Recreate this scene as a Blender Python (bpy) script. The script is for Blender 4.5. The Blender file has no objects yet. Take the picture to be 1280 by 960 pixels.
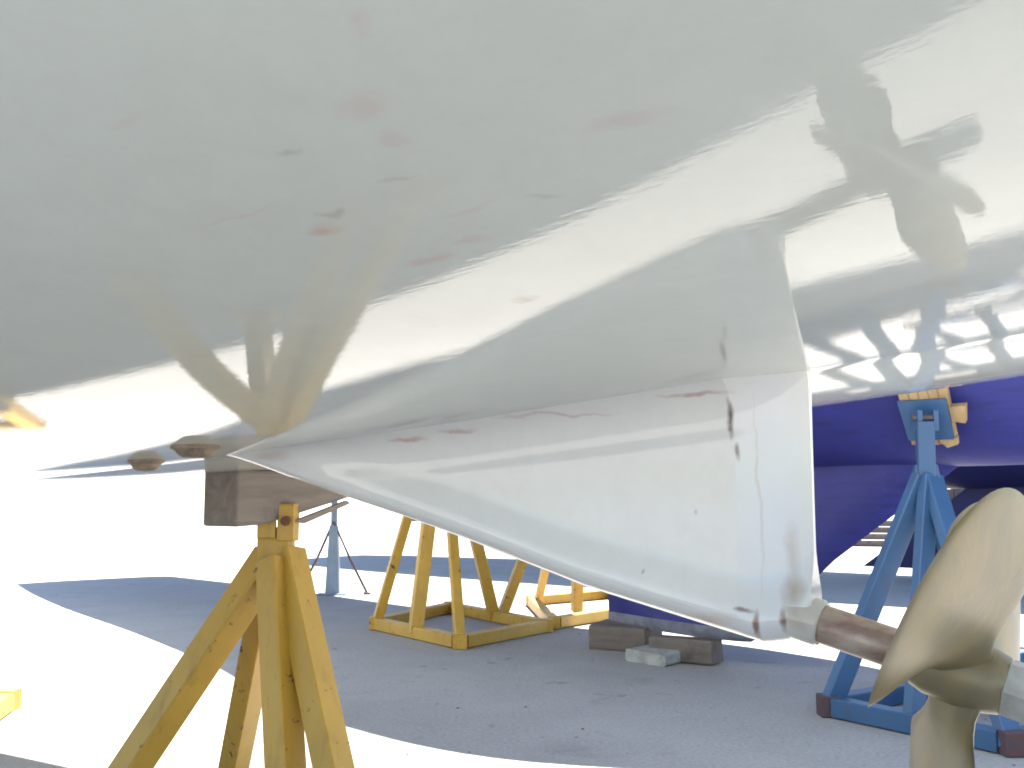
import bpy, bmesh, math, random
import numpy as np
from mathutils import Vector, Matrix

# ------------------------------------------------------------------ camera, sky, sun, exposure
SC = bpy.context.scene
COL = SC.collection
CAM_H = 0.90
F_PX = 1283.0            # focal length in pixels of a 1280 px wide frame
HORIZON = 619.0
PITCH = math.atan((HORIZON - 480.0) / F_PX)
cam_d = bpy.data.cameras.new('camera')
cam_d.sensor_width = 36.0
cam_d.lens = 36.0 * F_PX / 1280.0
cam_d.clip_start = 0.02
cam_d.clip_end = 3000.0
cam = bpy.data.objects.new('camera', cam_d)
cam.location = (0, 0, CAM_H)
cam.rotation_euler = (math.pi / 2 + PITCH, 0, 0)
COL.objects.link(cam)
SC.camera = cam

LIGHT = Vector((-0.167, -0.610, -1.0)).normalized()      # direction the sunlight travels
SUN_EL = math.asin(-LIGHT.z)
SUN_AZ = math.atan2(-LIGHT.x, -LIGHT.y)                    # clockwise from +Y
world = bpy.data.worlds.new('World')
SC.world = world
world.use_nodes = True
wn = world.node_tree.nodes
wl = world.node_tree.links
bgn = wn.get('Background') or wn.new('ShaderNodeBackground')
sky = wn.new('ShaderNodeTexSky')
sky.sky_type = 'NISHITA'
sky.sun_disc = False
sky.sun_elevation = SUN_EL
sky.sun_rotation = SUN_AZ
sky.air_density = 1.0
sky.dust_density = 0.4
wl.new(sky.outputs[0], bgn.inputs['Color'])
bgn.inputs['Strength'].default_value = 0.070
sun_d = bpy.data.lights.new('sun', 'SUN')
sun_d.energy = 4.8
sun_d.angle = math.radians(0.5)
sun_d.color = (1.0, 0.95, 0.87)
sun = bpy.data.objects.new('sun', sun_d)
sun.rotation_euler = LIGHT.to_track_quat('-Z', 'Y').to_euler()
sun.location = (0, 20, 30)
COL.objects.link(sun)
SC.view_settings.view_transform = 'Standard'
SC.view_settings.look = 'None'
SC.view_settings.gamma = 1.0
SC.view_settings.use_curve_mapping = False
SC.view_settings.exposure = 2.33
SC.render.engine = 'CYCLES'
SC.cycles.max_bounces = 5
SC.cycles.diffuse_bounces = 3
SC.cycles.glossy_bounces = 3
SC.cycles.transmission_bounces = 0
SC.cycles.caustics_reflective = False
SC.cycles.use_denoising = True
SC.cycles.filter_width = 1.9

# ------------------------------------------------------------------ helpers
def ray(u, v):
    a = ((u - 640) / F_PX, 1.0, -(v - 480) / F_PX)
    c, s = math.cos(PITCH), math.sin(PITCH)
    return Vector((a[0], a[1] * c - a[2] * s, a[1] * s + a[2] * c))
def at(u, v, Y):                 # the place seen at (u, v) that lies Y metres ahead
    d = ray(u, v)
    return Vector((0, 0, CAM_H)) + d * (Y / d.y)
def onz(u, v, z=0.0):            # the place seen at (u, v) that lies at height z
    d = ray(u, v)
    return Vector((0, 0, CAM_H)) + d * ((z - CAM_H) / d.z)

def tag(o, label=None, cat=None, group=None, kind=None):
    if label: o['label'] = label
    if cat: o['category'] = cat
    if group: o['group'] = group
    if kind: o['kind'] = kind
    return o
def empty(name, loc, rz, label, cat, group=None):
    o = bpy.data.objects.new(name, None)
    o.empty_display_size = 0.2
    COL.objects.link(o)
    o.location = loc
    o.rotation_euler = (0, 0, rz)
    return tag(o, label, cat, group)

class MB:
    def __init__(self):
        self.v, self.f = [], []
    def add(self, vs, fs):
        n = len(self.v)
        self.v += [tuple(p) for p in vs]
        self.f += [tuple(i + n for i in f) for f in fs]
        return self
    def beam(self, p, q, w, h, up=(0, 0, 1), w2=None, h2=None, bev=0.004):
        """chamfered box bar from p to q, w across, h along 'up'"""
        p, q = Vector(p), Vector(q)
        d = (q - p).normalized()
        up = Vector(up)
        if abs(d.dot(up.normalized())) > 0.98:
            up = Vector((0, 1, 0))
        x = d.cross(up).normalized()
        z = x.cross(d).normalized()
        w2 = w if w2 is None else w2
        h2 = h if h2 is None else h2
        ring = []
        for c, ww, hh in ((p, w, h), (q, w2, h2)):
            a, b = ww / 2, hh / 2
            for sx, sz in ((a - bev, -b), (a, -b + bev), (a, b - bev), (a - bev, b), (-a + bev, b), (-a, b - bev), (-a, -b + bev), (-a + bev, -b)):
                ring.append(c + x * sx + z * sz)
        fs = [(i, (i + 1) % 8, 8 + (i + 1) % 8, 8 + i) for i in range(8)]
        fs += [tuple(range(7, -1, -1)), tuple(range(8, 16))]
        return self.add(ring, fs)
    def box(self, lo, hi, bev=0.004):
        lo, hi = Vector(lo), Vector(hi)
        m = (lo + hi) / 2
        return self.beam((lo.x, m.y, m.z), (hi.x, m.y, m.z), hi.y - lo.y, hi.z - lo.z, bev=bev)
    def tube(self, pts, rad, n=16, cap=True):
        pts = [Vector(p) for p in pts]
        if not isinstance(rad, (list, tuple)):
            rad = [rad] * len(pts)
        vs, fs = [], []
        for i, p in enumerate(pts):
            d = (pts[min(i + 1, len(pts) - 1)] - pts[max(i - 1, 0)])
            if d.length < 1e-9:
                d = pts[-1] - pts[0]
            d.normalize()
            a = Vector((0, 0, 1)) if abs(d.z) < 0.9 else Vector((0, 1, 0))
            x = d.cross(a).normalized()
            y = d.cross(x).normalized()
            for k in range(n):
                t = 2 * math.pi * k / n
                vs.append(p + (x * math.cos(t) + y * math.sin(t)) * rad[i])
        for i in range(len(pts) - 1):
            for k in range(n):
                fs.append((i * n + k, i * n + (k + 1) % n, (i + 1) * n + (k + 1) % n, (i + 1) * n + k))
        if cap:
            fs.append(tuple(range(n - 1, -1, -1)))
            fs.append(tuple((len(pts) - 1) * n + k for k in range(n)))
        return self.add(vs, fs)
    def prism(self, poly, d):
        """closed polygon swept along vector d"""
        n = len(poly)
        d = Vector(d)
        vs = [Vector(p) for p in poly] + [Vector(p) + d for p in poly]
        fs = [tuple(range(n - 1, -1, -1)), tuple(range(n, 2 * n))]
        fs += [(i, (i + 1) % n, n + (i + 1) % n, n + i) for i in range(n)]
        return self.add(vs, fs)
    def build(self, name, mat, parent=None, smooth=False, jitter=0.0, bevel=0.0):
        me = bpy.data.meshes.new(name)
        vs = self.v
        if jitter:
            rr = random.Random(len(vs) * 7 + int(abs(vs[0][0]) * 999))
            vs = [(a + rr.uniform(-jitter, jitter), b + rr.uniform(-jitter, jitter), c + rr.uniform(-jitter, jitter)) for a, b, c in vs]
        me.from_pydata(vs, [], self.f)
        bm = bmesh.new()
        bm.from_mesh(me)
        bmesh.ops.recalc_face_normals(bm, faces=bm.faces)
        bm.to_mesh(me)
        bm.free()
        me.materials.append(mat)
        if smooth is True:
            me.shade_smooth()
        elif smooth:
            me.shade_smooth()
            me.set_sharp_from_angle(angle=smooth)
        o = bpy.data.objects.new(name, me)
        COL.objects.link(o)
        if parent is not None:
            o.parent = parent
        if bevel:
            b = o.modifiers.new('bevel', 'BEVEL')
            b.width = bevel
            b.segments = 2
        return o

# ------------------------------------------------------------------ materials
class Mat:
    """small wrapper round a node tree"""
    def __init__(self, name):
        self.m = bpy.data.materials.new(name)
        self.m.use_nodes = True
        self.t = self.m.node_tree
        self.n = self.t.nodes
        self.b = self.n['Principled BSDF']
        self.tc = self.n.new('ShaderNodeTexCoord')
    def node(self, typ, **kw):
        n = self.n.new(typ)
        for k, v in kw.items():
            setattr(n, k, v)
        return n
    def link(self, a, b):
        self.t.links.new(a, b)
    def coords(self, scale=(1, 1, 1), loc=(0, 0, 0), rot=(0, 0, 0)):
        mp = self.node('ShaderNodeMapping')
        mp.inputs['Scale'].default_value = scale
        mp.inputs['Location'].default_value = loc
        mp.inputs['Rotation'].default_value = rot
        self.link(self.tc.outputs['Object'], mp.inputs['Vector'])
        return mp.outputs[0]
    def noise(self, scale, detail=4, rough=0.55, vec=None, dist=0.0):
        n = self.node('ShaderNodeTexNoise')
        n.inputs['Scale'].default_value = scale
        n.inputs['Detail'].default_value = detail
        n.inputs['Roughness'].default_value = rough
        n.inputs['Distortion'].default_value = dist
        self.link(vec if vec is not None else self.tc.outputs['Object'], n.inputs['Vector'])
        return n.outputs['Fac']
    def ramp(self, fac, stops):
        r = self.node('ShaderNodeValToRGB')
        e = r.color_ramp.elements
        while len(e) < len(stops):
            e.new(0.5)
        for el, (p, c) in zip(e, stops):
            el.position = p
            el.color = (c, c, c, 1) if isinstance(c, (int, float)) else (*c, 1)
        self.link(fac, r.inputs['Fac'])
        return r.outputs['Color']
    def val(self, x):
        v = self.node('ShaderNodeValue')
        v.outputs[0].default_value = x
        return v.outputs[0]
    def math(self, op, a, b=None, clamp=False):
        n = self.node('ShaderNodeMath', operation=op, use_clamp=clamp)
        for i, x in enumerate((a, b)):
            if x is None:
                continue
            if isinstance(x, (int, float)):
                n.inputs[i].default_value = x
            else:
                self.link(x, n.inputs[i])
        return n.outputs[0]
    def mix(self, fac, a, b, blend='MIX'):
        n = self.node('ShaderNodeMix', data_type='RGBA', blend_type=blend)
        for s, x in ((n.inputs[0], fac), (n.inputs[6], a), (n.inputs[7], b)):
            if isinstance(x, (int, float)):
                s.default_value = x
            elif isinstance(x, tuple):
                s.default_value = (*x, 1)
            else:
                self.link(x, s)
        return n.outputs[2]
    def set(self, **kw):
        for k, v in kw.items():
            s = self.b.inputs[k.replace('_', ' ')]
            if isinstance(v, (int, float)):
                s.default_value = v
            elif isinstance(v, tuple):
                s.default_value = (*v, 1)
            else:
                self.link(v, s)
        return self
    def bump(self, height, dist, strength=1.0, nrm=None):
        b = self.node('ShaderNodeBump')
        b.inputs['Strength'].default_value = strength
        b.inputs['Distance'].default_value = dist
        self.link(height, b.inputs['Height'])
        if nrm is not None:
            self.link(nrm, b.inputs['Normal'])
        return b.outputs[0]
    def blob(self, centre, size, warp=None):
        """soft spot (1 at the centre, 0 outside) of the given half sizes, in object coordinates"""
        src = self.tc.outputs['Object']
        if warp is not None:
            src = warp
        s = self.node('ShaderNodeVectorMath', operation='SUBTRACT')
        self.link(src, s.inputs[0])
        s.inputs[1].default_value = centre
        d = self.node('ShaderNodeVectorMath', operation='DIVIDE')
        self.link(s.outputs[0], d.inputs[0])
        d.inputs[1].default_value = size
        l = self.node('ShaderNodeVectorMath', operation='LENGTH')
        self.link(d.outputs[0], l.inputs[0])
        return self.math('SUBTRACT', 1.0, l.outputs['Value'], clamp=True)
    def warped(self, scale, amount):
        n = self.node('ShaderNodeTexNoise')
        n.inputs['Scale'].default_value = scale
        n.inputs['Detail'].default_value = 5
        self.link(self.tc.outputs['Object'], n.inputs['Vector'])
        s = self.node('ShaderNodeVectorMath', operation='SUBTRACT')
        self.link(n.outputs['Color'], s.inputs[0])
        s.inputs[1].default_value = (0.5, 0.5, 0.5)
        m = self.node('ShaderNodeVectorMath', operation='SCALE')
        self.link(s.outputs[0], m.inputs[0])
        m.inputs['Scale'].default_value = amount
        a = self.node('ShaderNodeVectorMath', operation='ADD')
        self.link(self.tc.outputs['Object'], a.inputs[0])
        self.link(m.outputs[0], a.inputs[1])
        return a.outputs[0]

def concrete_mat():
    k = Mat('concrete')
    big = k.noise(0.35, 6, 0.6)
    mid = k.noise(2.2, 7, 0.62, dist=0.6)
    fine = k.noise(60, 4, 0.6)
    col = k.mix(k.ramp(big, [(0.3, 0.0), (0.7, 1.0)]), (0.325, 0.315, 0.305), (0.405, 0.395, 0.38))
    col = k.mix(k.ramp(mid, [(0.42, 0.0), (0.78, 0.55)]), col, (0.30, 0.28, 0.27))
    spots = k.noise(5.5, 3, 0.5, dist=1.0)
    col = k.mix(k.ramp(spots, [(0.66, 0.0), (0.75, 0.55)]), col, (0.15, 0.12, 0.105))
    drip = k.noise(1.1, 8, 0.7, dist=1.6)
    col = k.mix(k.ramp(drip, [(0.57, 0.0), (0.72, 0.5)]), col, (0.22, 0.205, 0.20))
    col = k.mix(0.22, col, k.ramp(fine, [(0.3, 0.15), (0.7, 0.85)]), 'OVERLAY')
    k.set(Base_Color=col, Roughness=0.9, Normal=k.bump(k.math('ADD', fine, k.math('MULTIPLY', mid, 3.0)), 0.004))
    return k.m

def hull_mat(name, stains_and_sky_tint, base=(0.765, 0.795, 0.725), warp=0.055, sway=0.10):
    """brushed glossy white boat paint; stains = (centre, half sizes, colour, strength)"""
    k = Mat(name)
    w = k.warped(16, warp)
    cl = k.noise(1.6, 5, 0.6)
    col = k.mix(k.ramp(cl, [(0.35, 0.0), (0.7, 1.0)]), base, tuple(c * 0.93 for c in base))
    film = k.noise(9.0, 6, 0.65, dist=0.8)
    col = k.mix(k.ramp(film, [(0.60, 0.0), (0.82, 0.18)]), col, (0.62, 0.46, 0.40))
    grain = k.noise(70, 3, 0.6)
    dust = k.noise(26, 7, 0.75, dist=0.3)
    col = k.mix(k.ramp(dust, [(0.35, 0.0), (0.75, 0.16)]), col, (0.52, 0.50, 0.47))
    for c, s, rgb, st in stains_and_sky_tint:
        b = k.blob(c, s, w)
        b = k.math('MULTIPLY', k.math('MULTIPLY', b, k.ramp(grain, [(0.25, 0.5), (0.7, 1.0)])), st * 1.7, clamp=True)
        b = k.math('MINIMUM', b, st)
        col = k.mix(b, col, rgb)
    strokes = k.noise(1.0, 3, 0.6, vec=k.coords((34, 180, 180)))
    peel = k.noise(55.0, 2, 0.5)
    wave = k.noise(7.0, 2, 0.5)
    hsum = k.math('ADD', k.math('MULTIPLY', strokes, 0.075), k.math('ADD', k.math('MULTIPLY', peel, 0.025), k.math('MULTIPLY', wave, sway)))
    n3 = k.bump(hsum, 0.001)
    k.set(Base_Color=col, Roughness=0.015, IOR=1.5, Normal=n3)
    return k.m

def paint_mat(name, rgb, chip=(0.10, 0.055, 0.03), chip_amt=0.64, rough=0.45, dirt=0.35, dark=None):
    k = Mat(name)
    w = k.noise(3.0, 6, 0.65)
    d2 = k.noise(22, 6, 0.7, dist=0.4)
    dark = dark or tuple(c * 0.62 for c in rgb)
    col = k.mix(k.ramp(w, [(0.35, 0.0), (0.75, dirt * 2)]), rgb, dark)
    col = k.mix(k.ramp(d2, [(chip_amt, 0.0), (chip_amt + 0.03, 1.0)]), col, chip)
    streak = k.noise(1.0, 4, 0.6, vec=k.coords((30, 30, 2.5)))
    col = k.mix(k.ramp(streak, [(0.56, 0.0), (0.8, 0.35)]), col, chip)
    k.set(Base_Color=col, Roughness=rough, Normal=k.bump(d2, 0.001))
    return k.m

def wood_mat(name, a, b, axis='x', rough=0.85):
    k = Mat(name)
    sc = {'x': (2.5, 28, 28), 'y': (28, 2.5, 28), 'z': (28, 28, 2.5)}[axis]
    g = k.noise(1.0, 6, 0.65, vec=k.coords(sc), dist=0.7)
    col = k.mix(k.ramp(g, [(0.3, 0.0), (0.7, 1.0)]), a, b)
    m = k.noise(7.0, 5, 0.6)
    col = k.mix(k.ramp(m, [(0.5, 0.0), (0.75, 0.6)]), col, tuple(c * 0.4 for c in a))
    k.set(Base_Color=col, Roughness=rough, Normal=k.bump(g, 0.003))
    return k.m

def plain_mat(name, a, b=None, scale=8.0, rough=0.5, metal=0.0, bump=0.0008, lo=0.4, hi=0.7):
    k = Mat(name)
    n = k.noise(scale, 6, 0.62, dist=0.4)
    col = k.mix(k.ramp(n, [(lo, 0.0), (hi, 1.0)]), a, b or tuple(c * 0.7 for c in a))
    k.set(Base_Color=col, Roughness=rough, Metallic=metal, Normal=k.bump(n, bump))
    return k.m

M = {}
M['concrete'] = concrete_mat()
M['yellow'] = paint_mat('yellow_paint', (0.55, 0.33, 0.05), chip_amt=0.625)
M['blue_steel'] = paint_mat('blue_stand_paint', (0.040, 0.11, 0.245), chip=(0.10, 0.05, 0.05), chip_amt=0.70)
M['grey_blue_steel'] = paint_mat('grey_blue_paint', (0.22, 0.30, 0.40), chip=(0.12, 0.07, 0.05), chip_amt=0.70)
M['rust'] = plain_mat('rust', (0.20, 0.07, 0.04), (0.10, 0.045, 0.035), 30, 0.85)
M['dull_rust'] = plain_mat('dull_rust', (0.075, 0.055, 0.075), (0.11, 0.05, 0.045), 30, 0.85)
M['old_wood'] = wood_mat('weathered_timber', (0.155, 0.125, 0.105), (0.26, 0.22, 0.19), 'y')
M['pad_wood'] = wood_mat('pad_wood', (0.34, 0.22, 0.11), (0.48, 0.34, 0.18), 'z')
M['block_wood'] = wood_mat('block_wood', (0.12, 0.095, 0.085), (0.20, 0.17, 0.155), 'x')
M['pale_block'] = plain_mat('pale_block', (0.42, 0.43, 0.43), (0.26, 0.25, 0.24), 12, 0.9)
def antifoul_mat(name, a, b, scuff):
    k = Mat(name)
    n1 = k.noise(1.7, 6, 0.65, dist=0.5)
    n2 = k.noise(1.0, 5, 0.6, vec=k.coords((4, 4, 30)), dist=0.4)
    n3 = k.noise(14, 6, 0.7, dist=0.8)
    col = k.mix(k.ramp(n1, [(0.35, 0.0), (0.65, 1.0)]), a, b)
    col = k.mix(k.ramp(n2, [(0.50, 0.0), (0.72, 0.5)]), col, tuple(c * 0.6 for c in b))
    col = k.mix(k.ramp(n3, [(0.62, 0.0), (0.74, 0.55)]), col, scuff)
    k.set(Base_Color=col, Roughness=0.55, Normal=k.bump(n3, 0.002))
    return k.m
M['blue_hull'] = antifoul_mat('cobalt_antifouling_worn', (0.026, 0.030, 0.22), (0.020, 0.022, 0.16), (0.055, 0.065, 0.24))
M['navy_hull'] = plain_mat('navy_antifouling', (0.014, 0.016, 0.10), (0.010, 0.012, 0.07), 2.2, 0.6)
M['keel_grey'] = plain_mat('bare_keel_grey', (0.20, 0.21, 0.27), (0.11, 0.11, 0.16), 9, 0.8)
M['white_topsides'] = plain_mat('white_topsides', (0.75, 0.75, 0.74), (0.70, 0.70, 0.68), 1.5, 0.25)
M['deck'] = plain_mat('deck_grey', (0.6, 0.6, 0.57), (0.5, 0.5, 0.47), 4, 0.7)
M['bronze'] = plain_mat('tarnished_bronze', (0.36, 0.29, 0.17), (0.26, 0.235, 0.17), 14, 0.42, 0.35, 0.0010)
M['prop'] = plain_mat('dull_propeller_bronze', (0.225, 0.18, 0.095), (0.15, 0.14, 0.10), 13, 0.42, 0.2, 0.0012)
M['fitting'] = plain_mat('painted_over_bronze', (0.30, 0.23, 0.16), (0.13, 0.10, 0.075), 55, 0.6, 0.0, 0.003)
M['zinc'] = plain_mat('zinc', (0.50, 0.50, 0.48), (0.33, 0.32, 0.29), 30, 0.5, 0.3)
M['chain'] = plain_mat('dark_steel', (0.10, 0.09, 0.10), (0.14, 0.09, 0.06), 40, 0.6, 0.4)
M['dark_wall'] = plain_mat('dark_stone', (0.06, 0.055, 0.06), (0.035, 0.03, 0.035), 2, 0.9)

# ------------------------------------------------------------------ the ground
gs = 900.0
g = MB()
nx = 24
g.add([(-gs + 2 * gs * i / nx, -gs + 2 * gs * j / nx, 0) for j in range(nx + 1) for i in range(nx + 1)],
      [(j * (nx + 1) + i, j * (nx + 1) + i + 1, (j + 1) * (nx + 1) + i + 1, (j + 1) * (nx + 1) + i) for j in range(nx) for i in range(nx)])
tag(g.build('ground', M['concrete']), 'pale concrete boatyard ground with broad boat shadows', kind='structure')

# ------------------------------------------------------------------ the white boat overhead
# local frame: x aft along the centreline, y to the far side, origin on the ground below the skeg's aft root
RX, RY, RZ = 0.36169, 1.28, CAM_H + 0.15282
TH = 0.59
A1, A2, K1, K2, K3 = 0.0992, -0.0178, -0.0305, 0.0972, 0.0347
boat = empty('white_sailboat', (RX, RY, 0), -TH, 'glossy white sailboat hull filling the top of the view, with skeg, shaft and propeller', 'sailboat')
SHEER = 2.60
BS = np.array([-2.5, -1.6, -0.6, 0.0, 0.33, 0.78, 1.27, 2.1, 3.1, 3.9, 4.9, 6.2, 7.3, 8.1, 8.6])
BB = np.array([0.70, 0.93, 1.15, 1.30, 1.42, 1.59, 1.76, 1.90, 1.86, 1.80, 1.68, 1.35, 0.95, 0.42, 0.02])
def smooth_interp(x, xs, ys):
    m = np.gradient(ys, xs)
    i = np.clip(np.searchsorted(xs, x) - 1, 0, len(xs) - 2)
    h = xs[i + 1] - xs[i]
    t = np.clip((x - xs[i]) / h, 0, 1)
    return ((2 * t**3 - 3 * t**2 + 1) * ys[i] + (t**3 - 2 * t**2 + t) * h * m[i] + (-2 * t**3 + 3 * t**2) * ys[i + 1] + (t**3 - t**2) * h * m[i + 1])
def zc(s):
    return RZ - A1 * s - A2 * s * s
def gsec(v):
    av = np.sqrt(v * v + 1e-4)
    return K1 * av + K2 * v * v + K3 * av**3
def hull_z(s, v):
    b = smooth_interp(s, BS, BB)
    zt = zc(s) + gsec(v)
    top = SHEER + 0.02 * (s - 2) ** 2 * (s > 2) * 0.6
    zedge = zc(s) + gsec(b)
    r = np.clip(np.abs(v) / b, 0, 1)
    return zt + np.maximum(top - zedge, 0.0) * r**26
st = np.unique(np.concatenate([np.linspace(-2.5, -1, 16), np.linspace(-1, 2.6, 150), np.linspace(2.6, 8.6, 50)]))
fr = np.concatenate([np.linspace(0, 0.86, 90), 0.86 + 0.14 * (1 - (1 - np.linspace(0, 1, 36)[1:])**2)])
fr = np.concatenate([-fr[:0:-1], fr])
hb = MB()
nv = len(fr)
vs = []
for s in st:
    b = float(smooth_interp(s, BS, BB))
    for r in fr:
        v = r * b
        vs.append((-s, -v, float(hull_z(s, v))))
hb.add(vs, [(i * nv + j, i * nv + j + 1, (i + 1) * nv + j + 1, (i + 1) * nv + j) for i in range(len(st) - 1) for j in range(nv - 1)])
# transom
hb.add([vs[j] for j in range(nv)], [tuple(range(nv))])
STAINS = []
def hull_spot(s, v, a, b, rgb, st_):
    STAINS.append(((-s, -v, float(hull_z(s, v))), (a, b, 0.2), rgb, st_))
RED = (0.66, 0.30, 0.24)
PINK = (0.70, 0.52, 0.47)
GREY = (0.40, 0.40, 0.40)
for q_ in ((0.10, 0.74, 0.020, 0.010, RED, 0.42), (0.08, 0.755, 0.012, 0.006, GREY, 0.42), (-0.03, 0.845, 0.026, 0.018, PINK, 0.34),
           (-0.025, 0.81, 0.016, 0.010, PINK, 0.34), (0.07, 0.66, 0.026, 0.010, RED, 0.28), (0.02, 0.67, 0.018, 0.008, PINK, 0.42),
           (0.01, 0.77, 0.022, 0.005, GREY, 0.26), (0.05, 0.83, 0.014, 0.004, GREY, 0.34), (0.05, 0.55, 0.016, 0.011, (0.40, 0.26, 0.20), 0.55),
           (-0.15, 0.75, 0.034, 0.014, PINK, 0.30), (0.14, 0.79, 0.050, 0.003, PINK, 0.30), (0.0, 0.71, 0.03, 0.006, PINK, 0.25),
           (-0.08, 0.90, 0.012, 0.008, PINK, 0.30), (0.10, 0.90, 0.024, 0.006, PINK, 0.22), (-0.06, 0.70, 0.014, 0.004, GREY, 0.25)):
    hull_spot(*q_)
M['white_hull'] = hull_mat('glossy_white_hull', STAINS)
hull = hb.build('hull', M['white_hull'], boat, smooth=math.radians(40))
dk = MB()
dv = []
for s in st[::6]:
    b = float(smooth_interp(s, BS, BB))
    zz = float(hull_z(s, b))
    dv += [(-s, -b + 0.001, zz + 0.003), (-s, 0, zz + 0.06), (-s, b - 0.001, zz + 0.003)]
ns = len(st[::6])
dk.add(dv, [(i * 3 + j, i * 3 + j + 1, (i + 1) * 3 + j + 1, (i + 1) * 3 + j) for i in range(ns - 1) for j in range(2)])
dk.build('deck', M['deck'], boat)

# skeg: a triangular fin with a soft root fillet, a rounded bottom bead and a flat inset panel
SK_S = np.array([-0.012, 0.0, 0.02, 0.051, 0.302, 0.508, 0.633, 0.759, 0.90, 1.02])
SK_Z = CAM_H + np.array([-0.150, -0.165, -0.177, -0.183, -0.128, -0.068, -0.034, -0.003, 0.033, 0.066])
def skeg_w(s, zt, zb, z):
    dr = max(zt - z, 0.0)          # below the root
    db = max(z - zb, 0.0)          # above the bottom edge
    n = min(1.0, max(0.0, (1.02 - s) / 0.85))
    core = 0.010 + 0.025 * n
    inset = 0.003 * n * (1 / (1 + math.exp(-(dr - 0.062) / 0.006))) * (1 / (1 + math.exp(-(db - 0.058) / 0.006)))
    ridge = 0.0014 * n * math.exp(-((dr - 0.062) / 0.009) ** 2) + 0.0010 * n * math.exp(-((db - 0.060) / 0.009) ** 2)
    w = core - inset + ridge + 0.040 * math.exp(-dr / 0.020)
    tube = (0.004 + 0.008 * n) * math.exp(-((db - 0.032) / 0.026) ** 2)
    w += tube
    e = 0.012 + 0.020 * n
    if db < e:
        w *= math.sqrt(max(0.0, 1 - (1 - db / e) ** 2))
    if s < 0.075:
        t = max(0.0, min(1.0, (s + 0.012) / 0.087))
        tgt = 0.12 if db > 0.085 else 0.12 + 0.50 * (1 - db / 0.085)
        w *= tgt + (1 - tgt) * t
    return max(w, 0.0008)
sk = MB()
ss = np.unique(np.concatenate([np.linspace(-0.012, 0.072, 18), np.array([0.075, 0.078]), np.linspace(0.084, 1.02, 86)]))
NT = 70
rows = []
for s in ss:
    zt = float(zc(s) + gsec(0.0)) + 0.014
    zb = float(np.interp(s, SK_S, SK_Z))
    zb = min(zb, zt - 0.016)
    row = []
    for j in range(NT + 1):
        t = j / NT
        t = 0.5 - 0.5 * math.cos(math.pi * t)
        z = zt + (zb - zt) * t
        row.append((z, skeg_w(float(s), zt - 0.014, zb, z)))
    rows.append(row)
vsk = []
for s, row in zip(ss, rows):
    xo = 0.0
    vsk += [(-s, -w, z) for z, w in row] + [(-s, w, z) for z, w in row[::-1]]
W2 = 2 * (NT + 1)
sk.add(vsk, [(i * W2 + j, i * W2 + (j + 1) % W2, (i + 1) * W2 + (j + 1) % W2, (i + 1) * W2 + j) for i in range(len(ss) - 1) for j in range(W2)])
sk.add(vsk[:W2], [tuple(range(W2))])
sk.add(vsk[-W2:], [tuple(range(W2))])
BR = (0.25, 0.12, 0.09)
sst = []
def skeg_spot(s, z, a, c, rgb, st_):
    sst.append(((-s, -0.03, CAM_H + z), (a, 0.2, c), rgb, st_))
for q_ in ((0.030, -0.02, 0.062, 0.24, (0.70, 0.78, 0.93), 0.42), (0.60, 0.086, 0.05, 0.005, (0.46, 0.24, 0.20), 0.55), (0.50, 0.094, 0.04, 0.004, (0.46, 0.27, 0.23), 0.50),  # first spot: bluish sky reflection painted onto the trailing strip; the rest are stains
           (0.12, 0.128, 0.06, 0.004, (0.42, 0.23, 0.20), 0.60), (0.33, 0.110, 0.12, 0.003, (0.50, 0.36, 0.32), 0.50),
           (0.078, 0.095, 0.006, 0.030, (0.13, 0.08, 0.07), 0.95), (0.070, 0.055, 0.004, 0.012, (0.20, 0.14, 0.12), 0.8),
           (0.010, -0.118, 0.020, 0.022, (0.42, 0.33, 0.26), 0.7), (0.052, -0.160, 0.005, 0.024, BR, 0.9), (0.066, -0.142, 0.014, 0.004, BR, 0.8),
           (0.020, -0.150, 0.007, 0.022, BR, 0.85), (0.012, -0.075, 0.012, 0.05, (0.48, 0.40, 0.34), 0.45),
           (0.11, -0.155, 0.05, 0.010, (0.62, 0.44, 0.38), 0.45), (0.048, 0.0, 0.003, 0.14, (0.55, 0.47, 0.42), 0.40),
           (0.9, 0.066, 0.06, 0.010, (0.55, 0.42, 0.33), 0.45), (0.20, -0.10, 0.004, 0.003, GREY, 0.7), (0.13, -0.02, 0.003, 0.004, GREY, 0.6)):
    skeg_spot(*q_)
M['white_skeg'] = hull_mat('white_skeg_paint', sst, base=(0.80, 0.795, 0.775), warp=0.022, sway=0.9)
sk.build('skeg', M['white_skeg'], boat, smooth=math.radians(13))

# shaft, stern tube, propeller
SL = 0.27
AL = math.atan(SL)
AX = Vector((math.cos(AL), 0, -math.sin(AL)))
SH0 = Vector((-0.009, 0, CAM_H - 0.148))
def shp(d): return SH0 + AX * d
rm = Mat('stained_shaft')
nn = rm.noise(1.0, 5, 0.6, vec=rm.coords((12, 40, 40)))
sc_ = rm.mix(rm.ramp(nn, [(0.35, 0.0), (0.62, 1.0)]), (0.50, 0.42, 0.35), (0.24, 0.135, 0.11))
rm.set(Base_Color=sc_, Roughness=0.4, Metallic=0.25, Normal=rm.bump(nn, 0.001))
MB().tube([shp(-0.05), shp(0.0), shp(0.026), shp(0.029), shp(0.029)], [0.029, 0.029, 0.0285, 0.026, 0.020], 32).build('stern_tube', hull_mat('stern_tube_paint', [((0.0, -0.02, CAM_H - 0.145), (0.03, 0.2, 0.03), (0.42, 0.34, 0.27), 0.6)], base=(0.66, 0.65, 0.60)), boat, smooth=math.radians(40))
MB().tube([shp(0.0), shp(0.15), shp(0.23)], [0.0235, 0.0235, 0.0225], 32).build('propeller_shaft', rm.m, boat, smooth=math.radians(40))
PC = shp(0.190)
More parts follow.
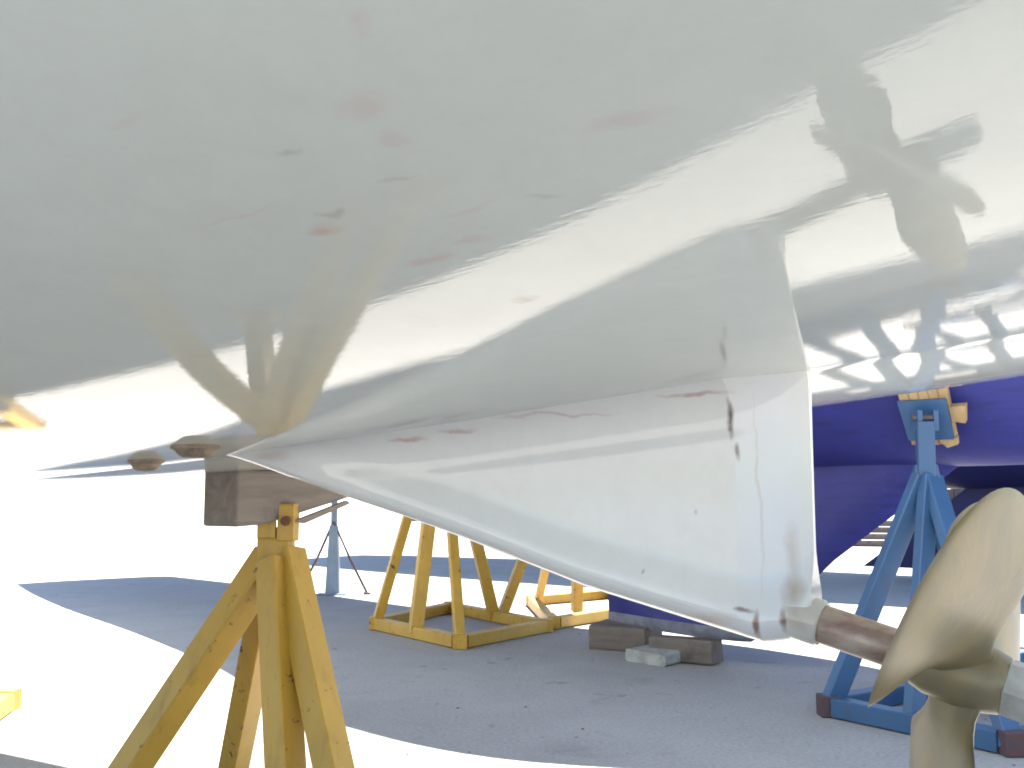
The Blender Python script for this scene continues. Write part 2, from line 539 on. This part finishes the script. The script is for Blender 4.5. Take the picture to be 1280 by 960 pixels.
prop = bpy.data.objects.new('propeller', None)
COL.objects.link(prop)
prop.parent = boat
MB().tube([PC + AX * d for d in (-0.052, -0.05, -0.035, 0.0, 0.03, 0.045, 0.05)], [0.024, 0.032, 0.037, 0.039, 0.036, 0.032, 0.024], 32).build('hub', M['prop'], prop, smooth=math.radians(50))
MB().tube([PC + AX * d for d in (0.045, 0.047, 0.075, 0.079)], [0.03, 0.033, 0.033, 0.028], 6).build('nut', M['zinc'], prop)
MB().tube([PC + AX * d for d in (0.07, 0.072, 0.10, 0.112)], [0.026, 0.028, 0.026, 0.014], 24).build('anode', M['zinc'], prop, smooth=math.radians(40))
E1 = Vector((math.sin(AL), 0, math.cos(AL)))
E2 = Vector((0, 1, 0))
PR = 0.28
CMAX = 0.29
def blade_mesh(th0, hand=1, rake=0.0, skew=0.0):
    NR, NC = 26, 20
    top, bot = [], []
    for i in range(NR + 1):
        r = 0.036 + (PR - 0.036) * (1 - (1 - i / NR) ** 1.5)
        q = r / PR
        x = min(1.0, max(0.0, (q - 0.14) / 0.86))
        u = (x - 0.58) / (0.42 if x > 0.58 else 0.60)
        chord = CMAX * math.sqrt(max(0.0, 1 - abs(u) ** 2.2))
        if x < 0.58:
            chord = CMAX * (0.24 + 0.76 * math.sin(0.5 * math.pi * x / 0.58) ** 1.8)
        chord = max(chord, 0.002)
        phi = math.atan(0.40 / (2 * math.pi * r))
        thick = 0.016 * (1 - x) + 0.0025
        for j in range(NC + 1):
            xi = -0.5 + j / NC
            y = xi * chord + skew * x * x
            edge = math.sqrt(max(0.0, 1 - (2 * xi) ** 2))
            camber = 0.035 * chord * (1 - (2 * xi) ** 2)
            for lst, sg in ((top, 1), (bot, -1)):
                off = camber + sg * thick * 0.5 * (edge ** 0.8)
                ax = hand * y * math.sin(phi) + off * math.cos(phi) + rake * q
                tang = y * math.cos(phi) - hand * off * math.sin(phi)
                th = th0 + tang / r
                lst.append(PC + AX * ax + (E1 * math.cos(th) + E2 * math.sin(th)) * r)
    mb = MB()
    n = NC + 1
    fs = lambda flip: [((i * n + j, (i + 1) * n + j, (i + 1) * n + j + 1, i * n + j + 1) if flip else (i * n + j, i * n + j + 1, (i + 1) * n + j + 1, (i + 1) * n + j)) for i in range(NR) for j in range(NC)]
    mb.add(top, fs(False))
    mb.add(bot, fs(True))
    nt = len(top)
    for i in range(NR):
        for j in (0, NC):
            mb.f.append((i * n + j, (i + 1) * n + j, nt + (i + 1) * n + j, nt + i * n + j))
    for j in range(NC):
        mb.f.append((NR * n + j, NR * n + j + 1, nt + NR * n + j + 1, nt + NR * n + j))
    return mb
HAND = 1
PH0 = 61
for deg in (0, 120, 240):
    blade_mesh(math.radians(PH0 + deg), HAND, -0.012, 0.035).build('blade', M['prop'], prop, smooth=math.radians(60))

# through-hull fittings: low flanged bronze mushrooms painted over
def fitting(s, v, r, hgt, mat='fitting'):
    z = float(hull_z(s, v))
    mb = MB()
    prof = [(r, 0.006), (r, -0.004), (r * 0.93, -hgt * 0.25), (r * 0.80, -hgt * 0.45), (r * 0.70, -hgt * 0.72), (r * 0.52, -hgt * 0.95), (r * 0.30, -hgt), (r * 0.15, -hgt * 0.9)]
    mb.tube([Vector((-s, -v, z + h)) for _, h in prof], [a for a, _ in prof], 20)
    mb.build('through_hull_fitting', M[mat], boat, smooth=math.radians(50))
fitting(1.13, 0.12, 0.031, 0.019)
fitting(0.90, 0.20, 0.038, 0.018)

# keel and rudder of the white boat (beside and behind the camera's view)
def fin(name, mat, parent, pts, half, y0=0.0, nose=0.16):
    """pts: (x_lead, x_trail, z) from top to bottom; an aerofoil plan swept down"""
    mb = MB()
    prof = [(0.0, 0.02), (0.04, 0.45), (0.14, 0.8), (0.32, 1.0), (0.6, 0.75), (0.85, 0.33), (1.0, 0.04)]
    ring = [(t, w) for t, w in prof] + [(t, -w) for t, w in prof[::-1]]
    vs = []
    for i, (xl, xt, z) in enumerate(pts):
        k = half[i]
        vs += [(xl + (xt - xl) * t, y0 + w * k, z) for t, w in ring]
    n = len(ring)
    mb.add(vs, [(i * n + j, i * n + (j + 1) % n, (i + 1) * n + (j + 1) % n, (i + 1) * n + j) for i in range(len(pts) - 1) for j in range(n)])
    mb.f.append(tuple((len(pts) - 1) * n + j for j in range(n)))
    mb.f.append(tuple(range(n)))
    return mb.build(name, mat, parent, smooth=math.radians(40))
fin('keel', M['white_skeg'], boat, [(-5.4, -3.5, 1.02), (-5.1, -3.0, 0.55), (-4.8, -2.3, 0.25), (-4.7, -2.1, 0.13), (-4.6, -2.2, 0.105)], [0.10, 0.11, 0.17, 0.18, 0.06])
fin('rudder', M['white_skeg'], boat, [(1.15, 1.75, 1.32), (1.18, 1.72, 0.75), (1.25, 1.65, 0.40)], [0.05, 0.045, 0.03])

# ------------------------------------------------------------------ other sailboats
def sailboat(name, loc, rz, label, mat, topmat, xs, zcs, bs, ps, sheer, keel, khalf, rud):
    root = empty(name, loc, rz, label, 'sailboat')
    xs, zcs, bs, ps = map(np.array, (xs, zcs, bs, ps))
    X = np.linspace(xs[0], xs[-1], 90)
    T = np.concatenate([np.linspace(0, 1, 28) ** 2.0])
    cut = 24
    lo, hi = MB(), MB()
    V = []
    for x in X:
        c = float(smooth_interp(x, xs, zcs))
        b = max(0.006, float(smooth_interp(x, xs, bs)))
        p = float(np.interp(x, xs, ps))
        zs = sheer + 0.008 * max(0.0, x - 0) ** 2
        c = min(c, zs - 0.02)
        row = [(x, b * t ** p, c + (zs - c) * t) for t in T]
        V.append(row)
    n = len(T)
    for sg in (1, -1):
        for mb, a, e in ((lo, 0, cut), (hi, cut, n - 1)):
            vv = [(x, sg * y, z) for row in V for (x, y, z) in row[a:e + 1]]
            w = e - a + 1
            mb.add(vv, [(i * w + j, i * w + j + 1, (i + 1) * w + j + 1, (i + 1) * w + j) for i in range(len(X) - 1) for j in range(w - 1)])
    # transom and deck close the hull
    tr = V[0]
    hi.add([(x, y, z) for x, y, z in tr] + [(x, -y, z) for x, y, z in tr[::-1]], [tuple(range(2 * n))])
    d = []
    for row in V:
        x, y, z = row[-1]
        d += [(x, -y, z), (x, 0, z + 0.08), (x, y, z)]
    hi_deck = MB().add(d, [(i * 3 + j, i * 3 + j + 1, (i + 1) * 3 + j + 1, (i + 1) * 3 + j) for i in range(len(X) - 1) for j in range(2)])
    lo.build('hull', mat, root, smooth=math.radians(50))
    hi.build('topsides', topmat, root, smooth=math.radians(50))
    hi_deck.build('deck', M['deck'], root)
    fin('keel', mat, root, keel, khalf)
    fin('rudder', mat, root, rud, [0.05] * len(rud))
    return root
BDIR = Vector((0.63, -0.777))
blue_rz = math.atan2(BDIR.y, BDIR.x)
blue = sailboat('blue_sailboat', (1.21 + 0.062, 5.46 + 0.05, 0), blue_rz,
    'cobalt blue sailboat with fin keel on timber blocks, nearest behind the white skeg', M['blue_hull'], M['white_topsides'],
    [-8.6, -7.4, -6.0, -4.0, -2.5, -0.9, 0.0, 0.68, 1.45, 1.75, 2.05, 2.3],
    [1.42, 1.28, 1.15, 1.04, 0.98, 0.98, 1.03, 1.035, 1.03, 1.04, 1.14, 1.75],
    [0.80, 0.95, 1.07, 1.16, 1.28, 1.47, 1.29, 0.80, 0.43, 0.30, 0.15, 0.01],
    [0.30, 0.30, 0.30, 0.32, 0.36, 0.38, 0.42, 0.50, 0.60, 0.62, 0.65, 0.7], 1.75,
    [(1.20, -1.12, 1.06), (0.50, -1.10, 0.58), (0.02, -1.08, 0.165), (-0.02, -1.06, 0.155)], [0.085, 0.085, 0.085, 0.07],
    [(-5.75, -6.35, 1.25), (-5.75, -6.30, 0.95), (-5.78, -6.2, 0.68)])
# bare grey foot of the blue keel
fin('keel_foot', M['keel_grey'], blue, [(0.06, -1.085, 0.20), (0.04, -1.085, 0.16), (-0.02, -1.06, 0.13)], [0.088, 0.088, 0.07])
navy = sailboat('navy_sailboat', (3.98, 11.8, 0), math.atan2(-0.6, 0.8),
    'dark navy sailboat farther back, its keel showing right of the blue keel', M['navy_hull'], M['white_topsides'],
    [-7.8, -6.0, -4.0, -2.0, 0.0, 1.6, 3.2, 4.6, 5.8, 6.6],
    [1.75, 1.42, 1.12, 1.0, 0.98, 0.98, 1.1, 1.5, 2.1, 2.6],
    [0.9, 1.35, 1.6, 1.7, 1.7, 1.62, 1.35, 0.9, 0.35, 0.01],
    [0.34, 0.34, 0.34, 0.36, 0.42, 0.5, 0.62, 0.75, 0.85, 0.9], 2.6,
    [(3.6, 1.25, 1.06), (3.4, 0.60, 0.55), (3.2, 0.0, 0.10)], [0.09, 0.09, 0.08],
    [(-6.6, -7.2, 1.55), (-6.5, -7.1, 1.0), (-6.45, -6.95, 0.5)])

# ------------------------------------------------------------------ boat stands
def stand(name, label, cat_group, mat, apex, legs, corners, leg_w, bar_w, head=None, foot_mat=None, org=None, bars=True, leg_h=None, leg_up=(0.3, -1, 0)):
    """apex and feet in world coordinates; legs = list of (foot, top offset, width)"""
    o = Vector(org) if org is not None else Vector((apex.x, apex.y, 0))
    root = empty(name, o, 0, label, 'boat stand', cat_group)
    L = lambda p: Vector(p) - o
    for foot, toff, w in legs:
        f = Vector(foot)
        t = Vector(apex) + Vector(toff)
        MB().beam(L(f), L(t), w, leg_h or w, up=leg_up, bev=w * 0.06).build('leg', mat, root)
    n = len(corners)
    if bars:
        for i in range(n):
            a, b = Vector(corners[i]), Vector(corners[(i + 1) % n])
            d = (b - a).normalized() * bar_w * 0.49
            a, b = a + d, b - d
            MB().beam(L(a) + Vector((0, 0, bar_w / 2 + 0.004)), L(b) + Vector((0, 0, bar_w / 2 + 0.004)), bar_w, bar_w, bev=bar_w * 0.06).build('base_bar', mat, root)
        for i in range(n):
            p = L(Vector(corners[i]))
            MB().box(p + Vector((-bar_w * .56, -bar_w * .56, 0.001)), p + Vector((bar_w * .56, bar_w * .56, bar_w + 0.010))).build('corner_foot', foot_mat or mat, root)
    return root, o

# near yellow stand under the white boat
ap = Vector((-0.535, 2.36, 0.815))
FEET = [Vector((-1.06, 2.46, 0)), Vector((-0.77, 2.82, 0)), Vector((-0.415, 2.08, 0)), Vector((-0.238, 1.98, 0))]
near, o = stand('yellow_boat_stand', 'chipped yellow four legged boat stand close under the white hull, holding a timber block', 'yellow boat stands', M['yellow'], ap,
    [(FEET[0], (-0.012, 0.0, -0.055), 0.066), (FEET[1], (-0.012, 0.03, -0.06), 0.058), (FEET[2], (0.002, -0.025, -0.06), 0.064), (FEET[3], (0.026, -0.004, -0.045), 0.062)],
    [], 0.084, 0.07, bars=False, leg_up=(0.80, -0.62, 0))
L = lambda p: Vector(p) - o
for i, f in enumerate(FEET):
    MB().box(L(f) + Vector((-0.07, -0.07, 0.001)), L(f) + Vector((0.07, 0.07, 0.02))).build('foot_plate', M['yellow'], near)
MB().box(L(ap) + Vector((-0.036, -0.036, -0.12)), L(ap) + Vector((0.034, 0.036, 0.012))).build('post', M['yellow'], near)
MB().box(L(ap) + Vector((-0.034, -0.048, -0.012)), L(ap) + Vector((0.006, -0.034, 0.062))).build('clamp_plate', M['yellow'], near)
MB().box(L(ap) + Vector((0.010, -0.044, -0.018)), L(ap) + Vector((0.046, 0.020, 0.066))).build('clamp_plate', M['yellow'], near)
MB().tube([L(ap) + Vector((0.03, -0.058, 0.028)), L(ap) + Vector((0.03, 0.05, 0.028))], 0.011, 8).build('bolt', M['rust'], near)

# timber block lying athwartships on that stand
tb = empty('timber_block', (-0.635, 2.245, 0.0), math.atan2(0.831, 0.556) - math.pi / 2, 'weathered brown timber block wedged between the near yellow stand and the white hull', 'timber')
prof = [(0.0, 0.832), (0.07, 0.835), (0.13, 0.846), (0.40, 0.905), (0.40, 0.956), (0.0, 0.954)]
mb = MB().prism([(-0.055, y, z) for y, z in prof], (0.110, 0, 0))
mb.build('timber', M['old_wood'], tb, bevel=0.006)
spl = MB().prism([(0.056, 0.16, 0.842), (0.056, 0.19, 0.836), (0.056, 0.34, 0.880), (0.056, 0.33, 0.887)], (0.012, 0, 0))
spl.build('splinter', M['old_wood'], tb)

# two yellow stands under the blue boat
W_ = onz(470, 787); N_ = onz(575, 811); E_ = onz(683, 790); F_ = onz(562, 766)
def mid(a, b): return (Vector(a) + Vector(b)) / 2
ap1 = at(552, 520, 6.9)
ybg1, _ = stand('yellow_boat_stand', 'yellow boat stand with square base frame, left of the two beneath the blue boat', 'yellow boat stands', M['yellow'], ap1,
    [(W_ + Vector((0, 0, .03)), (-0.03, 0, 0), 0.062), (mid(W_, N_) + Vector((0, 0, .03)), (0, -0.03, 0), 0.085), (N_ + Vector((0, 0, .03)), (0.02, -0.03, 0), 0.060), (mid(E_, F_) + Vector((0, 0, .03)), (0.03, 0.02, 0), 0.075)],
    [W_, N_, E_, F_], 0.07, 0.075)
E2_ = onz(742, 777); F2_ = onz(664, 757); G2_ = onz(745, 767)
D2 = mid(E_, F_) + Vector((0.05, 0.03, 0))
ap2 = at(722, 527, 7.6)
ybg2, _ = stand('yellow_boat_stand', 'yellow boat stand partly hidden by the skeg, beside the grey keel foot', 'yellow boat stands', M['yellow'], ap2,
    [(D2 + Vector((0, 0, .03)), (-0.03, 0, 0), 0.070), (onz(672, 760) + Vector((0, 0, .03)), (0, 0.02, 0), 0.055), (onz(721, 769) + Vector((0, 0, .03)), (0.02, 0, 0), 0.075)],
    [onz(692, 786), onz(790, 770), onz(765, 748), F2_], 0.07, 0.075)
# yellow stand under the white boat's far side, mostly outside the frame on the left
yc = Vector((-2.44, 3.97, 0))
ux, uy = Vector((0.98, 0.20, 0)), Vector((-0.20, 0.98, 0))
cs = [yc + ux * 0.40 - uy * 0.40, yc + ux * 0.40 + uy * 0.40, yc - ux * 0.40 + uy * 0.40, yc - ux * 0.40 - uy * 0.40]
stand('yellow_boat_stand', 'sunlit corner of a yellow stand base at the left edge', 'yellow boat stands', M['yellow'], yc + Vector((-0.55, 0.1, 1.05)),
    [(mid(cs[0], cs[3]) + Vector((-.2, 0, .03)), (0, -.03, 0), 0.07), (mid(cs[2], cs[3]) + Vector((0, 0, .03)), (-.03, 0, 0), 0.07), (mid(cs[1], cs[2]) + Vector((-.2, 0, .03)), (0, 0.03, 0), 0.07)],
    cs, 0.07, 0.075)

# slim post stand with chains under the blue boat's stern
pb = onz(416, 743)
pr_ = empty('post_stand', pb, 0, 'slim grey blue post stand with two chains, seen beyond the timber block', 'boat stand')
MB().beam((0, 0, 0.012), (0, 0, 0.62), 0.13, 0.10, up=(0, 1, 0), w2=0.075, h2=0.075).build('tapered_base', M['grey_blue_steel'], pr_)
MB().tube([(0, 0, 0.60), (0, 0, 1.20)], 0.030, 14).build('post', M['grey_blue_steel'], pr_, smooth=math.radians(40))
MB().box((-0.13, -0.10, 0.001), (0.13, 0.10, 0.014)).build('base_plate', M['grey_blue_steel'], pr_)
MB().box((-0.15, -0.15, 1.20), (0.15, 0.15, 1.24)).build('pad', M['pad_wood'], pr_)
for e in (onz(376, 738), onz(459, 743)):
    MB().tube([Vector((0, -0.03, 0.66)), (Vector((0, 0, .66)) + (e - pb)) / 2 - Vector((0, 0, 0.02)), e - pb + Vector((0, 0, 0.01))], 0.012, 8).build('chain', M['chain'], pr_, smooth=math.radians(40))
    MB().box(e - pb + Vector((-0.03, -0.03, 0.001)), e - pb + Vector((0.03, 0.03, 0.02))).build('chain_foot', M['chain'], pr_)

# blue jack stand under the blue boat's bow
P1 = onz(1037, 895); P2 = onz(1266, 944)
fd = (P2 - P1).normalized()
nb = Vector((-fd.y, fd.x, 0))
if nb.y < 0: nb = -nb
P3, P4 = P2 + nb * 0.62, P1 + nb * 0.62
apb = at(1157, 590, 4.30)
def blue_stand(label, shift=Vector((0, 0, 0)), with_pad=True):
    S = shift
    root, o = stand('blue_boat_stand', label, 'blue boat stands', M['blue_steel'], apb + S,
        [(P1 + S + Vector((0, 0, .03)), (-0.016, -0.01, -0.02), 0.085), (P2 + S + Vector((0, 0, .03)), (0.016, -0.02, -0.02), 0.085),
         (mid(P1, P2) + S + Vector((0, 0, .03)), (0, -0.03, -0.02), 0.070), (mid(P3, P4) + S + Vector((0, 0, .03)), (0, 0.03, -0.02), 0.070)],
        [P1 + S, P2 + S, P3 + S, P4 + S], 0.08, 0.075, foot_mat=M['dull_rust'], leg_h=0.05)
    L = lambda p: Vector(p) + S - o
    MB().beam(L(apb) + Vector((0, 0, -0.16)), L(apb) + Vector((0, 0, 0.03)), 0.16, 0.07, up=(0.2, 1, 0), w2=0.085, h2=0.07).build('gusset', M['blue_steel'], root)
    MB().beam(L(apb) + Vector((0, 0, -0.10)), L(at(1156, 526, 4.25)), 0.068, 0.060, up=(0.2, 1, 0)).build('post', M['blue_steel'], root)
    if with_pad:
        pn = Vector((-0.52, -0.74, -0.42)).normalized()          # pad faces down and towards the yard
        pc = at(1157, 525, 4.33)
        def onp(u, v, off=0.0):
            d = ray(u, v); o0 = Vector((0, 0, CAM_H)); q0 = pc + pn * off
            return o0 + d * ((q0 - o0).dot(pn) / d.dot(pn))
        MB().prism([L(onp(*c)) for c in ((1121, 502), (1182, 499), (1193, 549), (1136, 551))], -pn * 0.014).build('pad_plate', M['blue_steel'], root)
        for i in range(5):
            u0, u1 = 1119 + 12.6 * i, 1119 + 12.6 * (i + 1) - 0.5
            w0, w1 = 1140 + 11.6 * i, 1140 + 11.6 * (i + 1) - 0.5
            MB().prism([L(onp(*c, -0.017)) for c in ((u0, 480 - i), (u1, 480 - i), (w1, 556 + (i % 2)), (w0, 556 - (i % 2)))], -pn * (0.034 + 0.003 * (i % 2))).build('wood_slat', M['pad_wood'], root)
        MB().prism([L(onp(*c, -0.012)) for c in ((1186, 509), (1207, 507), (1207, 529), (1190, 527))], -pn * 0.04).build('wood_wedge', M['pad_wood'], root)
        MB().prism([L(onp(*c, -0.004)) for c in ((1173, 549), (1197, 547), (1196, 556), (1184, 560))], -pn * 0.03).build('wood_wedge', M['pad_wood'], root)
        for sx in (1146, 1166):
            q0 = at(sx, 522, 4.27)
            MB().box(L(q0) + Vector((-0.010, -0.035, -0.055)), L(q0) + Vector((0.010, 0.05, 0.030))).build('pivot_lug', M['blue_steel'], root)
        MB().tube([L(at(1140, 522, 4.25)), L(at(1172, 522, 4.25))], 0.012, 10).build('pivot_pin', M['chain'], root)
    return root
blue_stand('blue boat stand with tilting wood faced pad, behind the propeller')
blue_stand('blue boat stand at the right edge, only its top showing above the propeller', Vector((0.98, 0.95, 0.0)), False)

# timber and stone blocks under the blue keel
def block(name, label, pts_near, dep, hgt, mat, cat, axis):
    a, b = pts_near
    c = (a + b) / 2
    root = empty(name, (c.x, c.y, 0), math.atan2((b - a).y, (b - a).x), label, cat, 'blocks under the blue keel')
    l = (b - a).length / 2
    return root, l
for (u0, v0, u1, v1, dep, h, mat, nm, lab, cat) in (
        (737, 812, 806, 817, 0.30, 0.145, 'block_wood', 'keel_block', 'dark timber block under the aft end of the blue keel', 'timber'),
        (832, 834, 886, 822, 0.26, 0.075, 'pale_block', 'keel_block', 'pale low block under the forward end of the blue keel', 'block'),):
    a, b = onz(u0, v0), onz(u1, v1)
    c = (a + b) / 2
    d = (b - a)
    root = empty(nm, (c.x, c.y, 0), math.atan2(d.y, d.x), lab, cat, 'blocks under the blue keel')
    MB().box((-d.length / 2, 0, 0.001), (d.length / 2, dep, h), bev=0.012).build('block', M[mat], root, jitter=0.006)
a = onz(812, 826)
root = empty('keel_block', (a.x, a.y, 0), blue_rz + 0.3, 'brown timber lying between the two blocks under the blue keel', 'timber', 'blocks under the blue keel')
MB().box((0, 0, 0.001), (0.36, 0.16, 0.128), bev=0.010).build('block', M['block_wood'], root, jitter=0.006)

# ------------------------------------------------------------------ far things seen through the gap beside the blue keel
rnd = random.Random(4)
base = onz(1052, 683)
tdir = Vector((0.93, -0.2, 0)).normalized()
lab = ['bottom', 'second', 'third', 'top']
for i in range(4):
    r = empty('stacked_timber', base + Vector((i * 0.10, 0.05 * i, 0.115 * i + 0.002)), math.atan2(tdir.y, tdir.x) + rnd.uniform(-.04, .04),
              'grey brown timber, %s of the pile seen beyond the blue keel' % lab[i], 'timber', 'timber pile beyond the keel')
    MB().box((0, 0, 0), (1.9 - i * 0.12, 0.16, 0.105), bev=0.008).build('timber', M['block_wood'], r, jitter=0.006)
    if i:
        continue
wq = at(1050, 640, 55)
wall = empty('harbour_wall', (wq.x, 55, 0), -0.05, 'low dark wall far off beyond the timber pile', 'wall')
for i in range(12):
    MB().box((i * 1.5, 0, 0.0), (i * 1.5 + 1.46, 0.5, 1.22 + 0.05 * ((i * 7) % 3)), bev=0.02).build('wall_block', M['dark_wall'], wall)

# paint flakes and grit lying on the concrete
gr = MB()
rr = random.Random(11)
for i in range(60):
    u, v = rr.uniform(150, 1270), rr.uniform(790, 958)
    p = onz(u, v)
    s = 0.0025 + 0.007 * rr.random() ** 3
    a0 = rr.uniform(0, 6.28)
    pts = [p + Vector((math.cos(a0 + j * 1.5708 + rr.uniform(-.4, .4)), math.sin(a0 + j * 1.5708 + rr.uniform(-.4, .4)), 0)) * s * rr.uniform(0.6, 1.3) for j in range(4)]
    gr.prism([(q.x, q.y, 0.0005) for q in pts], (rr.uniform(-.002, .002), rr.uniform(-.002, .002), s * 0.5))
tag(gr.build('grit', plain_mat('grit', (0.16, 0.13, 0.11), (0.30, 0.29, 0.28), 3, 0.9)), 'scattered dark grit and paint flakes on the shaded concrete', 'grit', kind='stuff')

# timbers under the two other keels
for root_m, off, nm, lab, sz in ((Matrix.LocRotScale(boat.location, boat.rotation_euler, None), (-3.6, 0, 0), 'keel_block', 'timber block under the white boat keel, left of the view', (0.9, 0.25, 0.104)),
                                 (Matrix.LocRotScale(navy.location, navy.rotation_euler, None), (1.9, 0, 0), 'keel_block', 'low timber under the dark navy keel', (0.5, 0.2, 0.098))):
    w = Matrix.Translation((0, 0, 0)) @ root_m
    q = w @ Vector(off)
    e = empty(nm, (q.x, q.y, 0), w.to_euler().z, lab, 'timber', 'blocks under the keels')
    MB().box((-sz[0] / 2, -sz[1], 0.001), (sz[0] / 2, sz[1], sz[2]), bev=0.01).build('block', M['block_wood'], e, jitter=0.003)
